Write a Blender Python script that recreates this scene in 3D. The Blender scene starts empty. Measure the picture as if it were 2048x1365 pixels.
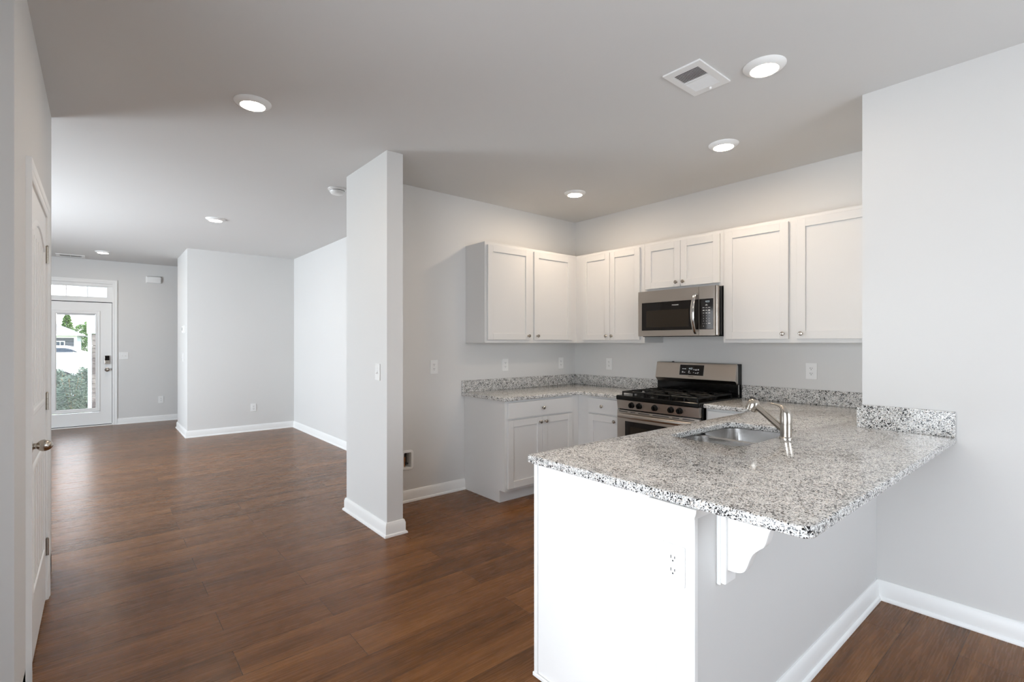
import bpy, bmesh, math, random
from mathutils import Vector, Matrix
PI = math.pi
C = bpy.context.scene.collection
SC = bpy.context.scene

# ------------------------------------------------------------------ camera, world, sun, daylight, exposure
CAM_H = 1.372
YAW = 39.867
cam_d = bpy.data.cameras.new('camera')
cam = bpy.data.objects.new('camera', cam_d); C.objects.link(cam)
cam.location = (0, 0, CAM_H)
cam.rotation_euler = (PI/2, 0, -math.radians(YAW))
cam_d.sensor_width = 36.0
cam_d.lens = 991.06/2048*36.0
cam_d.shift_y = 3.5/2048
cam_d.clip_start = 0.02; cam_d.clip_end = 300
SC.camera = cam

SC.view_settings.view_transform = 'Standard'
SC.view_settings.look = 'None'
SC.view_settings.gamma = 1.0
SC.view_settings.use_curve_mapping = False
SC.view_settings.exposure = 0.50
try:
    SC.cycles.use_denoising = True
    SC.cycles.max_bounces = 10
    SC.cycles.diffuse_bounces = 8
    SC.cycles.sample_clamp_indirect = 6.0
    SC.cycles.caustics_reflective = False
    SC.cycles.caustics_refractive = False
except Exception:
    pass

w = bpy.data.worlds.new('sky'); SC.world = w; w.use_nodes = True
wn = w.node_tree
bg = wn.nodes['Background']
grad = wn.nodes.new('ShaderNodeTexGradient'); tcw = wn.nodes.new('ShaderNodeTexCoord')
sepw = wn.nodes.new('ShaderNodeSeparateXYZ'); rampw = wn.nodes.new('ShaderNodeValToRGB')
wn.links.new(tcw.outputs['Generated'], sepw.inputs[0]); wn.links.new(sepw.outputs['Z'], rampw.inputs[0])
rampw.color_ramp.elements[0].position = 0.0; rampw.color_ramp.elements[0].color = (0.95, 0.97, 1.0, 1)
rampw.color_ramp.elements[1].position = 0.6; rampw.color_ramp.elements[1].color = (0.72, 0.84, 1.0, 1)
wn.links.new(rampw.outputs[0], bg.inputs['Color'])
bg.inputs['Strength'].default_value = 3.6

def sun_lamp():
    d = bpy.data.lights.new('sun', 'SUN'); d.energy = 3.5; d.angle = math.radians(2.0); d.color = (1, .97, .92)
    o = bpy.data.objects.new('sun', d); C.objects.link(o)
    o.rotation_euler = Vector((-.72, 0, -.69)).to_track_quat('-Z', 'Y').to_euler()
sun_lamp()

def window_light(name, loc, direction, sx, sy, power, color, spread=180):
    d = bpy.data.lights.new(name, 'AREA'); d.shape = 'RECTANGLE'; d.size = sx; d.size_y = sy
    d.energy = power; d.color = color; d.spread = math.radians(spread)
    o = bpy.data.objects.new(name, d); C.objects.link(o); o.location = loc
    o.rotation_euler = Vector(direction).to_track_quat('-Z', 'Z').to_euler()
    return o
# daylight lamps in patio door and living room window; rear one is added fill
window_light('patio_daylight', (-.93, .55, 1.0), (1, 0, 0.0), 1.7, 1.85, 26, (.82, .91, 1.0), 133)
window_light('rear_fill', (2.1, -2.16, 1.5), (0, 1, 0), 1.7, 1.2, 20, (.80, .90, 1.0), 170)  # added fill lamp for the surfaces facing the rear wall
window_light('living_daylight', (-2.66, 6.5, 1.3), (1, .12, .05), 2.6, 1.6, 145, (.80, .905, 1.0), 165)

# ------------------------------------------------------------------ materials
def mat(name, col, rough=.5, metal=0.0, spec=.5, coat=0.0):
    m = bpy.data.materials.new(name); m.use_nodes = True
    b = m.node_tree.nodes['Principled BSDF']
    b.inputs['Base Color'].default_value = (*col, 1); b.inputs['Roughness'].default_value = rough
    b.inputs['Metallic'].default_value = metal
    b.inputs['Specular IOR Level'].default_value = spec
    if coat: b.inputs['Coat Weight'].default_value = coat; b.inputs['Coat Roughness'].default_value = .08
    return m
def N(m, t, **k):
    n = m.node_tree.nodes.new(t)
    for a, v in k.items(): setattr(n, a, v)
    return n
def L(m, a, b): m.node_tree.links.new(a, b)
def bsdf(m): return m.node_tree.nodes['Principled BSDF']
def paint(name, col, rough=.6, var=.015, bump=.02, scale=220):
    m = mat(name, col, rough, spec=.3); b = bsdf(m)
    g = N(m, 'ShaderNodeNewGeometry'); n = N(m, 'ShaderNodeTexNoise'); n.inputs['Scale'].default_value = 1.3
    L(m, g.outputs['Position'], n.inputs['Vector'])
    mx = N(m, 'ShaderNodeMixRGB'); mx.inputs[1].default_value = (*[c*(1-var) for c in col], 1); mx.inputs[2].default_value = (*[min(1, c*(1+var)) for c in col], 1)
    L(m, n.outputs[0], mx.inputs[0]); L(m, mx.outputs[0], b.inputs['Base Color'])
    n2 = N(m, 'ShaderNodeTexNoise'); n2.inputs['Scale'].default_value = scale; L(m, g.outputs['Position'], n2.inputs['Vector'])
    bp = N(m, 'ShaderNodeBump'); bp.inputs['Strength'].default_value = bump; bp.inputs['Distance'].default_value = .002
    L(m, n2.outputs[0], bp.inputs['Height']); L(m, bp.outputs[0], b.inputs['Normal'])
    return m
M = {}
M['wall'] = paint('wall_paint', (.665, .66, .648))
M['ceiling'] = paint('ceiling_paint', (.66, .655, .645), .8)
M['trim'] = paint('trim_paint', (.82, .82, .81), .35, .005, .004)
M['cab'] = paint('cabinet_paint', (.645, .64, .63), .33, .005, .004)
M['plastic'] = mat('white_plastic', (.80, .80, .79), .35)
M['slot'] = mat('dark_slot', (.03, .03, .03), .6)
M['black'] = mat('black_enamel', (.004, .004, .004), .12, spec=.22)
M['iron'] = mat('cast_iron', (.006, .006, .006), .38, spec=.3)
M['glassblack'] = mat('black_glass', (.006, .005, .005), .06, spec=.45)
M['ovenglass'] = mat('oven_glass', (.022, .017, .012), .08, spec=.4)
M['nickel'] = mat('satin_nickel', (.50, .46, .41), .22, 1.0)
M['chrome'] = mat('chrome', (.62, .61, .60), .12, 1.0)
M['marks'] = mat('printed_marks', (.62, .62, .62), .5)
M['darkmarks'] = mat('dark_printed_marks', (.03, .025, .025), .5)
M['sweep_gap_shade'] = mat('dark_sweep_gap_shade', (.015, .015, .015), .7)  # door sweep, and the shade painted into the door gaps
M['copper'] = mat('copper_pipe', (.45, .20, .09), .35, 1.0)
M['cavity'] = mat('box_cavity', (.10, .075, .05), .7)

def steel(name, col, rough, axis):
    m = mat(name, col, rough, 1.0); b = bsdf(m)
    g = N(m, 'ShaderNodeNewGeometry'); mp = N(m, 'ShaderNodeMapping')
    mp.inputs['Scale'].default_value = {'x': (3, 300, 300), 'y': (300, 3, 300), 'z': (300, 300, 3)}[axis]
    n = N(m, 'ShaderNodeTexNoise'); n.inputs['Scale'].default_value = 1.0; n.inputs['Detail'].default_value = 2
    L(m, g.outputs['Position'], mp.inputs[0]); L(m, mp.outputs[0], n.inputs['Vector'])
    mr = N(m, 'ShaderNodeMapRange'); mr.inputs[3].default_value = rough*.8; mr.inputs[4].default_value = rough*1.25
    L(m, n.outputs[0], mr.inputs[0]); L(m, mr.outputs[0], b.inputs['Roughness'])
    b.inputs['Anisotropic'].default_value = .5
    return m
M['steel'] = steel('brushed_steel', (.47, .43, .39), .30, 'y')
M['sink'] = steel('sink_steel', (.62, .61, .60), .24, 'x')

def granite():
    m = mat('speckled_granite', (.6, .6, .58), .10, spec=.5); b = bsdf(m)
    g = N(m, 'ShaderNodeNewGeometry')
    nz = N(m, 'ShaderNodeTexNoise'); nz.inputs['Scale'].default_value = 60; nz.inputs['Detail'].default_value = 3
    L(m, g.outputs['Position'], nz.inputs['Vector'])
    ad = N(m, 'ShaderNodeVectorMath', operation='MULTIPLY_ADD')
    ad.inputs[1].default_value = (.012, .012, .012); L(m, nz.outputs['Color'], ad.inputs[0]); L(m, g.outputs['Position'], ad.inputs[2])
    def cells(scale):
        v = N(m, 'ShaderNodeTexVoronoi'); v.inputs['Scale'].default_value = scale
        L(m, ad.outputs[0], v.inputs['Vector'])
        s = N(m, 'ShaderNodeSeparateColor'); L(m, v.outputs['Color'], s.inputs[0]); return s
    c1, c2, c3 = cells(230), cells(340), cells(185)
    r1 = N(m, 'ShaderNodeValToRGB'); cr = r1.color_ramp; cr.interpolation = 'CONSTANT'
    cr.elements[0].position = 0; cr.elements[0].color = (.44, .435, .425, 1)
    cr.elements[1].position = .12; cr.elements[1].color = (.58, .575, .56, 1)
    e = cr.elements.new(.42); e.color = (.68, .675, .655, 1)
    e = cr.elements.new(.72); e.color = (.80, .795, .77, 1)
    e = cr.elements.new(.93); e.color = (.56, .50, .44, 1)
    L(m, c1.outputs[0], r1.inputs[0])
    # clustering of the black flecks
    nb = N(m, 'ShaderNodeTexNoise'); nb.inputs['Scale'].default_value = 26; nb.inputs['Detail'].default_value = 2
    L(m, g.outputs['Position'], nb.inputs['Vector'])
    def fleck(sep, ch, t0, k):
        mr = N(m, 'ShaderNodeMath', operation='MULTIPLY_ADD'); mr.inputs[1].default_value = k; mr.inputs[2].default_value = t0 - k*.5
        L(m, nb.outputs[0], mr.inputs[0])
        lt = N(m, 'ShaderNodeMath', operation='LESS_THAN'); L(m, sep.outputs[ch], lt.inputs[0]); L(m, mr.outputs[0], lt.inputs[1]); return lt
    f1 = fleck(c2, 1, .145, .5); f2 = fleck(c3, 2, .075, .36); f3 = fleck(c2, 0, .13, .2)
    m3 = N(m, 'ShaderNodeMixRGB'); m3.inputs[2].default_value = (.17, .165, .16, 1); L(m, f3.outputs[0], m3.inputs[0]); L(m, r1.outputs[0], m3.inputs[1])
    m1 = N(m, 'ShaderNodeMixRGB'); m1.inputs[2].default_value = (.022, .022, .024, 1); L(m, f1.outputs[0], m1.inputs[0]); L(m, m3.outputs[0], m1.inputs[1])
    m2 = N(m, 'ShaderNodeMixRGB'); m2.inputs[2].default_value = (.012, .012, .013, 1); L(m, f2.outputs[0], m2.inputs[0]); L(m, m1.outputs[0], m2.inputs[1])
    L(m, m2.outputs[0], b.inputs['Base Color'])
    return m
M['granite'] = granite()

def planks():
    m = mat('vinyl_planks', (.12, .06, .035), .30, spec=.22); b = bsdf(m)
    g = N(m, 'ShaderNodeNewGeometry')
    mp = N(m, 'ShaderNodeMapping'); mp.inputs['Location'].default_value = (.31, -1.865 + .2075*20, 0)
    L(m, g.outputs['Position'], mp.inputs[0])
    br = N(m, 'ShaderNodeTexBrick'); br.offset = .37; br.offset_frequency = 2; br.squash = 1.0
    br.inputs['Scale'].default_value = 1.0; br.inputs['Brick Width'].default_value = 1.22; br.inputs['Row Height'].default_value = .2075
    br.inputs['Mortar Size'].default_value = .0011; br.inputs['Mortar Smooth'].default_value = .1; br.inputs['Bias'].default_value = 0
    br.inputs['Color1'].default_value = (0, 0, 0, 1); br.inputs['Color2'].default_value = (1, 1, 1, 1); br.inputs['Mortar'].default_value = (.5, .5, .5, 1)
    L(m, mp.outputs[0], br.inputs['Vector'])
    # grain: stretched noise shifted per plank
    sh = N(m, 'ShaderNodeVectorMath', operation='MULTIPLY_ADD'); sh.inputs[1].default_value = (13, 7, 5)
    L(m, br.outputs['Color'], sh.inputs[0]); L(m, g.outputs['Position'], sh.inputs[2])
    m1 = N(m, 'ShaderNodeMapping'); m1.inputs['Scale'].default_value = (1.1, 11, 1); L(m, sh.outputs[0], m1.inputs[0])
    n1 = N(m, 'ShaderNodeTexNoise'); n1.inputs['Scale'].default_value = 1.0; n1.inputs['Detail'].default_value = 6; n1.inputs['Roughness'].default_value = .62; n1.inputs['Distortion'].default_value = .6
    L(m, m1.outputs[0], n1.inputs['Vector'])
    m2 = N(m, 'ShaderNodeMapping'); m2.inputs['Scale'].default_value = (7, 160, 1); L(m, sh.outputs[0], m2.inputs[0])
    n2 = N(m, 'ShaderNodeTexNoise'); n2.inputs['Scale'].default_value = 1.0; n2.inputs['Detail'].default_value = 3
    L(m, m2.outputs[0], n2.inputs['Vector'])
    r = N(m, 'ShaderNodeValToRGB'); cr = r.color_ramp
    cr.elements[0].position = .26; cr.elements[0].color = (.058, .0225, .0062, 1)
    cr.elements[1].position = .74; cr.elements[1].color = (.255, .112, .036, 1)
    e = cr.elements.new(.5); e.color = (.150, .060, .0172, 1)
    a = N(m, 'ShaderNodeMath', operation='MULTIPLY_ADD'); a.inputs[1].default_value = .22; L(m, n2.outputs[0], a.inputs[0])
    a2 = N(m, 'ShaderNodeMath', operation='MULTIPLY_ADD'); a2.inputs[1].default_value = .72; a2.inputs[2].default_value = -.03; L(m, n1.outputs[0], a2.inputs[0]); L(m, a2.outputs[0], a.inputs[2])
    sp = N(m, 'ShaderNodeSeparateColor'); L(m, br.outputs['Color'], sp.inputs[0])
    a3 = N(m, 'ShaderNodeMath', operation='MULTIPLY_ADD'); a3.inputs[1].default_value = .13; L(m, sp.outputs[0], a3.inputs[0]); L(m, a.outputs[0], a3.inputs[2])
    L(m, a3.outputs[0], r.inputs[0])
    mx = N(m, 'ShaderNodeMixRGB'); mx.inputs[2].default_value = (.03, .014, .008, 1); L(m, r.outputs[0], mx.inputs[1])
    L(m, br.outputs['Fac'], mx.inputs[0]); L(m, mx.outputs[0], b.inputs['Base Color'])
    mr = N(m, 'ShaderNodeMapRange'); mr.inputs[3].default_value = .20; mr.inputs[4].default_value = .34; L(m, n2.outputs[0], mr.inputs[0]); L(m, mr.outputs[0], b.inputs['Roughness'])
    bp = N(m, 'ShaderNodeBump'); bp.inputs['Strength'].default_value = .05; bp.inputs['Distance'].default_value = .002
    L(m, n2.outputs[0], bp.inputs['Height']); L(m, bp.outputs[0], b.inputs['Normal'])
    return m
M['floor'] = planks()

def emit(name, col, s):
    m = bpy.data.materials.new(name); m.use_nodes = True; nt = m.node_tree
    nt.nodes.remove(nt.nodes['Principled BSDF'])
    e = nt.nodes.new('ShaderNodeEmission'); e.inputs[0].default_value = (*col, 1); e.inputs[1].default_value = s
    nt.links.new(e.outputs[0], nt.nodes['Material Output'].inputs[0]); return m
M['lens'] = emit('lamp_lens', (1.0, .81, .62), 78.0)
M['lens_soft'] = emit('lamp_lens_soft', (1.0, .82, .64), 46.0)
M['lens_bright'] = emit('lamp_lens_bright', (1.0, .80, .60), 165.0)
M['led'] = emit('clock_digits', (.75, .85, .9), .5)
def glass():
    m = bpy.data.materials.new('window_glass'); m.use_nodes = True; nt = m.node_tree
    nt.nodes.remove(nt.nodes['Principled BSDF'])
    t = nt.nodes.new('ShaderNodeBsdfTransparent'); g = nt.nodes.new('ShaderNodeBsdfGlossy'); g.inputs['Roughness'].default_value = .02
    fr = nt.nodes.new('ShaderNodeFresnel'); fr.inputs[0].default_value = 1.3
    mx = nt.nodes.new('ShaderNodeMixShader'); nt.links.new(fr.outputs[0], mx.inputs[0]); nt.links.new(t.outputs[0], mx.inputs[1]); nt.links.new(g.outputs[0], mx.inputs[2])
    nt.links.new(mx.outputs[0], nt.nodes['Material Output'].inputs[0]); return m
M['glass'] = glass()

# ------------------------------------------------------------------ mesh builder
class MB:
    """collects shapes; f maps local (a, d, z) coordinates to the frame of the object"""
    def __init__(s, f=None): s.bm = bmesh.new(); s.f = f or (lambda x, y, z: (x, y, z))
    def _v(s, p): return s.bm.verts.new(s.f(*p))
    def box(s, x0, x1, y0, y1, z0, z1, bev=0.0, seg=1):
        vs = [s._v((x, y, z)) for x in (x0, x1) for y in (y0, y1) for z in (z0, z1)]
        fs = []
        for q in ((0, 1, 3, 2), (4, 6, 7, 5), (0, 4, 5, 1), (2, 3, 7, 6), (0, 2, 6, 4), (1, 5, 7, 3)):
            fs.append(s.bm.faces.new([vs[i] for i in q]))
        if bev:
            es = list({e for f in fs for e in f.edges})
            bmesh.ops.bevel(s.bm, geom=es, offset=bev, segments=seg, affect='EDGES', profile=.5)
        return s
    def loft(s, rings, cap0=True, cap1=True, closed=True):
        rv = [[s._v(p) for p in r] for r in rings]
        n = len(rv[0])
        for a, b in zip(rv, rv[1:]):
            for i in range(n if closed else n-1):
                j = (i+1) % n
                s.bm.faces.new((a[i], a[j], b[j], b[i]))
        if cap0: s.bm.faces.new(rv[0][::-1])
        if cap1: s.bm.faces.new(rv[-1])
        return s
    def lathe(s, c, axis, prof, n=24, cap0=True, cap1=True):
        """prof: (radius, distance along axis)"""
        ax = Vector(axis).normalized(); u = ax.orthogonal().normalized(); v = ax.cross(u); c = Vector(c)
        rings = [[tuple(c + ax*h + (u*math.cos(2*PI*i/n) + v*math.sin(2*PI*i/n))*max(r, 1e-5)) for i in range(n)] for r, h in prof]
        return s.loft(rings, cap0, cap1)
    def tube(s, pts, rad, n=12):
        pts = [Vector(p) for p in pts]; rads = rad if isinstance(rad, (list, tuple)) else [rad]*len(pts)
        rings = []; up = None
        for i, p in enumerate(pts):
            t = (pts[min(i+1, len(pts)-1)] - pts[max(i-1, 0)]).normalized()
            if up is None: up = t.orthogonal().normalized()
            up = (up - t*up.dot(t)).normalized(); v = t.cross(up)
            rings.append([tuple(p + (up*math.cos(2*PI*k/n) + v*math.sin(2*PI*k/n))*rads[i]) for k in range(n)])
        return s.loft(rings)
    def prism(s, poly, axis, a0, a1, bev=0.0):
        """poly in the two other axes (in xyz order), extruded along axis"""
        def P(p, a):
            q = list(p); q.insert(axis, a); return tuple(q)
        v0 = [s._v(P(p, a0)) for p in poly]; v1 = [s._v(P(p, a1)) for p in poly]; n = len(poly)
        fs = [s.bm.faces.new(v0[::-1]), s.bm.faces.new(v1)]
        for i in range(n): fs.append(s.bm.faces.new((v0[i], v0[(i+1) % n], v1[(i+1) % n], v1[i])))
        if bev: bmesh.ops.bevel(s.bm, geom=list({e for f in (fs[0], fs[1]) for e in f.edges}), offset=bev, segments=2, affect='EDGES', profile=.5)
        return s
    def quad(s, a, b, c, d): s.bm.faces.new([s._v(p) for p in (a, b, c, d)]); return s
    def sweep(s, path, prof, closed=False):
        """path: 2D points (first two coords); prof: (offset to the left of travel, z); mitred corners"""
        n = len(path); P = [Vector(p) for p in path]; rings = []
        for i in range(n):
            ds = []
            if i > 0 or closed: ds.append((P[i]-P[i-1]).normalized())
            if i < n-1 or closed: ds.append((P[(i+1) % n]-P[i]).normalized())
            ns = [Vector((-d.y, d.x)) for d in ds]
            if len(ns) == 2:
                m = (ns[0]+ns[1]); m = m/m.dot(ns[0])
            else: m = ns[0]
            rings.append([(P[i].x+m.x*o, P[i].y+m.y*o, z) for o, z in prof])
        if closed: rings.append(rings[0])
        return s.loft(rings, not closed, not closed)
    def done(s, name, m, parent=None, off=(0, 0, 0), smooth=False, angle=35):
        bmesh.ops.recalc_face_normals(s.bm, faces=s.bm.faces[:])
        me = bpy.data.meshes.new(name)
        if any(off): bmesh.ops.translate(s.bm, verts=s.bm.verts[:], vec=-Vector(off))
        s.bm.to_mesh(me); s.bm.free()
        o = bpy.data.objects.new(name, me); C.objects.link(o)
        me.materials.append(m if not isinstance(m, str) else M[m])
        if smooth:
            for p in me.polygons: p.use_smooth = True
            try: me.set_sharp_from_angle(angle=math.radians(angle))
            except Exception: pass
        if parent: o.parent = parent
        return o

def tag(o, label, cat, group=None, kind=None):
    if label: o['label'] = label
    if cat: o['category'] = cat
    if group: o['group'] = group
    if kind: o['kind'] = kind
    return o
def thing(name, label, cat, loc=(0, 0, 0), rz=0, group=None, kind=None):
    o = bpy.data.objects.new(name, None); o.empty_display_size = .05; C.objects.link(o)
    o.location = loc; o.rotation_euler = (0, 0, rz)
    return tag(o, label, cat, group, kind)
def dup(root, loc, rz, label):
    r = root.copy(); C.objects.link(r); r.location = loc; r.rotation_euler = (0, 0, rz); r['label'] = label
    for ch in list(root.children):
        c = ch.copy(); C.objects.link(c); c.parent = r
        for g in ch.children:
            d = g.copy(); C.objects.link(d); d.parent = c
    return r
def text_mesh(name, body, size, origin, right, up, m, parent, off=(0, 0, 0), align='CENTER', depth=.0004):
    cu = bpy.data.curves.new(name, 'FONT'); cu.body = body; cu.size = size; cu.align_x = align; cu.align_y = 'CENTER'; cu.extrude = depth
    t = bpy.data.objects.new(name, cu); C.objects.link(t)
    dg = bpy.context.evaluated_depsgraph_get(); dg.update()
    me = bpy.data.meshes.new_from_object(t.evaluated_get(dg))
    bpy.data.objects.remove(t); bpy.data.curves.remove(cu)
    r, u = Vector(right).normalized(), Vector(up).normalized(); n = r.cross(u)
    mx = Matrix((( r.x, u.x, n.x, origin[0]-off[0]), (r.y, u.y, n.y, origin[1]-off[1]), (r.z, u.z, n.z, origin[2]-off[2]), (0, 0, 0, 1)))
    me.transform(mx); me.name = name
    me.materials.clear(); me.materials.append(M[m])
    o = bpy.data.objects.new(name, me); C.objects.link(o); o.parent = parent
    return o

# ------------------------------------------------------------------ plan (metres; camera at 0,0)
HC = 2.734
XB, YA = 4.157, 3.86            # kitchen walls: range wall, fridge wall
XR, YS = 3.222, .856            # near right wall and the corner where it steps back
XC0, XC1, YC0, YC1 = 1.5655, 1.6896, 3.253, 3.993   # wall stub
XL, YL0, YL1 = -.217, 2.354, 4.08                   # closet block at the left
XH, YH0, YH1, X2 = .984, 8.473, 9.596, 2.449
YF = 10.628
XW, YR = -2.7, -2.2
XD = -.95                        # dining room side wall beside the camera
YI = .791                       # dining face of the peninsula's half wall
ZC, ZCB = .9094, .877           # worktop top and underside

def struct(name, mb, m, label, cat, parent=None, smooth=False):
    o = mb.done(name, m, parent, smooth=smooth)
    o['kind'] = 'structure'
    if not parent: o['label'] = label; o['category'] = cat
    return o
def holed(mb, axis, c0, c1, a0, a1, z0, z1, holes):
    """wall slab between c0 and c1 on axis; holes are (a0,a1,z0,z1)"""
    As = sorted({a0, a1, *[h[0] for h in holes], *[h[1] for h in holes]}); Zs = sorted({z0, z1, *[h[2] for h in holes], *[h[3] for h in holes]})
    for i in range(len(As)-1):
        for j in range(len(Zs)-1):
            ca, cz = (As[i]+As[i+1])/2, (Zs[j]+Zs[j+1])/2
            if any(h[0] < ca < h[1] and h[2] < cz < h[3] for h in holes): continue
            if axis == 'x': mb.box(c0, c1, As[i], As[i+1], Zs[j], Zs[j+1])
            else: mb.box(As[i], As[i+1], c0, c1, Zs[j], Zs[j+1])
    bmesh.ops.remove_doubles(mb.bm, verts=mb.bm.verts[:], dist=1e-5)
    # drop the inner partitions left between neighbouring cells
    seen = {}
    for f in mb.bm.faces[:]:
        k = tuple(sorted(v.index for v in f.verts)) if False else tuple(sorted(tuple(round(c, 5) for c in v.co) for v in f.verts))
        seen.setdefault(k, []).append(f)
    dead = [f for fs in seen.values() if len(fs) > 1 for f in fs]
    bmesh.ops.delete(mb.bm, geom=dead, context='FACES')
    return mb

struct('floor', MB().box(XW-.13, 4.3, YR-.13, YF+.15, -.1, 0), 'floor', 'dark brown wood plank floor running through the whole ground floor', 'floor')
struct('ceiling', MB().box(XW-.13, 4.3, YR-.13, YF+.15, HC, HC+.15), 'ceiling', 'flat pale grey ceiling with round recessed lights', 'ceiling')
struct('wall_right', MB().box(XR, 4.3, YR, YS, 0, HC), 'wall', 'pale grey wall at the right edge of the picture, above the granite peninsula end', 'wall')
struct('wall_kitchen_right', MB().box(XB, 4.3, YS, YC1, 0, HC), 'wall', 'grey kitchen wall behind the gas range and microwave', 'wall')
WB = (2.012, 2.082, .295, .423)
struct('wall_kitchen_back', holed(MB(), 'y', YA, YC1, XC1, XB, 0, HC, [WB]), 'wall', 'grey kitchen wall with the recessed water box, left of the corner cabinets', 'wall')
struct('wall_stub', MB().box(XC0, XC1, YC0, YC1, 0, HC), 'wall', 'free-ending grey wall stub like a pillar in the middle of the picture', 'wall')
struct('wall_living_right', MB().box(X2, X2+.13, YC1, YF+.15, 0, HC), 'wall', 'brightly lit living room wall just left of the wall stub', 'wall')
struct('wall_living_back', MB().box(XH, X2, YH0, YH1, 0, HC), 'wall', 'light grey living room wall with one low outlet, facing the camera', 'wall')
DX0, DX1, DT = -.725, .182, 2.345
struct('wall_front', holed(MB(), 'y', YF, YF+.15, XW, X2, 0, HC, [(DX0-.02, DX1+.02, 0, DT)]), 'wall', 'shaded grey entry wall around the glazed front door', 'wall')
DY0, DY1 = 2.765, 3.612
wl = holed(MB(), 'x', XL-.12, XL, YL0, YL1, 0, HC, [(DY0-.02, DY1+.02, 0, 2.05)])
wl.box(XW, XL-.12, YL0, YL0+.12, 0, HC).box(XW, XL-.12, YL1-.12, YL1, 0, HC)
struct('wall_left', wl, 'wall', 'grey wall at the left edge of the picture with the closet door', 'wall')
struct('wall_dining_left', holed(MB(), 'x', XD-.13, XD, YR, YL0, 0, HC, [(-.45, 1.5, .02, 2.12)]), 'wall', 'dining room side wall with the patio door, out of view', 'wall')
struct('wall_living_left', holed(MB(), 'x', XW-.13, XW, YL1-.12, YF+.15, 0, HC, [(5.15, 7.85, .45, 2.15)]), 'wall', 'living room side wall with the wide window, out of view', 'wall')
struct('wall_rear', holed(MB(), 'y', YR-.13, YR, XW-.13, 4.3, 0, HC, [(1.2, 3.0, .85, 2.15)]), 'wall', 'dining room rear wall behind the camera', 'wall')
struct('wall_peninsula', MB().box(1.392, XR, YI, .905, 0, ZCB-.001), 'wall', 'low grey half wall under the overhanging granite peninsula', 'wall')

# windows of the side rooms
def window(name, axis, c, a0, a1, z0, z1, label, nm):
    f = (lambda a, d, z: (c+d, a, z)) if axis == 'x' else (lambda a, d, z: (a, c+d, z))
    b = MB(f); t = .05
    for q in ((a0, a0+t, z0, z1), (a1-t, a1, z0, z1), (a0, a1, z0, z0+t), (a0, a1, z1-t, z1)): b.box(q[0], q[1], -.09, -.03, q[2], q[3], .004)
    for k in range(1, nm): x = a0+(a1-a0)*k/nm; b.box(x-.025, x+.025, -.085, -.035, z0, z1)
    o = struct(name, b, 'trim', label, 'window')
    MB(f).box(a0+t, a1-t, -.062, -.058, z0+t, z1-t).done('pane', 'glass', o)
window('window_2', 'x', XD, -.45, 1.5, .02, 2.12, 'white sliding patio door of the dining area, out of view', 2)
window('window_3', 'x', XW, 5.15, 7.85, .45, 2.15, 'wide white living room window, out of view', 3)

window('fill_window', 'y', YR, 1.2, 3.0, .85, 2.15, 'added white rear window for fill light behind the camera, out of view', 2)  # unseen window added to hold the rear fill lamp
# baseboards (with shoe moulding)
BP = [(0, 0), (.027, 0), (.027, .007), (.023, .015), (.015, .019), (.015, .078), (.012, .084), (.010, .094), (.005, .100), (0, .100)]
def base(name, path, label):
    struct(name, MB().sweep(path, BP), 'trim', label, 'baseboard', smooth=True)
base('baseboard_right', [(XR, YR), (XR, YI)], 'white baseboard along the right wall beside the peninsula')
base('baseboard_peninsula', [(XR, YI), (1.392, YI)], 'white baseboard along the foot of the peninsula half wall')
base('baseboard_stub', [(XC1, YA), (XC1, YC0), (XC0, YC0), (XC0, YC1), (X2, YC1)], 'white baseboard wrapped around the wall stub')
base('baseboard_kitchen', [(2.646, YA), (XC1, YA)], 'white baseboard between the wall stub and the left base cabinet')
base('baseboard_living', [(X2, YC1), (X2, YH0), (XH, YH0), (XH, YH1), (X2, YH1)], 'white baseboard around the bright living room walls')
base('baseboard_front', [(X2, YF), (DX1+.062, YF)], 'white baseboard along the entry wall right of the front door')
base('baseboard_left', [(XL, DY1+.08), (XL, YL1), (XW, YL1)], 'white baseboard at the end of the closet wall')
base('baseboard_closet', [(XD, YL0), (XL, YL0), (XL, DY0-.078)], 'white baseboard at the near corner of the closet wall')
base('baseboard_entry', [(DX0-.062, YF), (XW, YF)], 'white baseboard left of the front door, out of view')

# peninsula end: crown, post board, shoe
struct('trim_1', MB().box(1.371, 1.392, YI-.002, .921, 0, .846, .002).box(1.369, 1.393, .921, .937, 0, .846, .002), 'trim',
       'white board capping the end of the peninsula half wall', 'trim')
CR = [(0, .842), (.004, .842), (.006, .85), (.012, .858), (.016, .868), (.018, .8765), (0, .8765)]
struct('trim_2', MB().sweep([(XR, YI), (1.371, YI), (1.371, .938)], CR), 'trim', 'small white crown moulding under the granite around the half wall end', 'trim', smooth=True)

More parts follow.
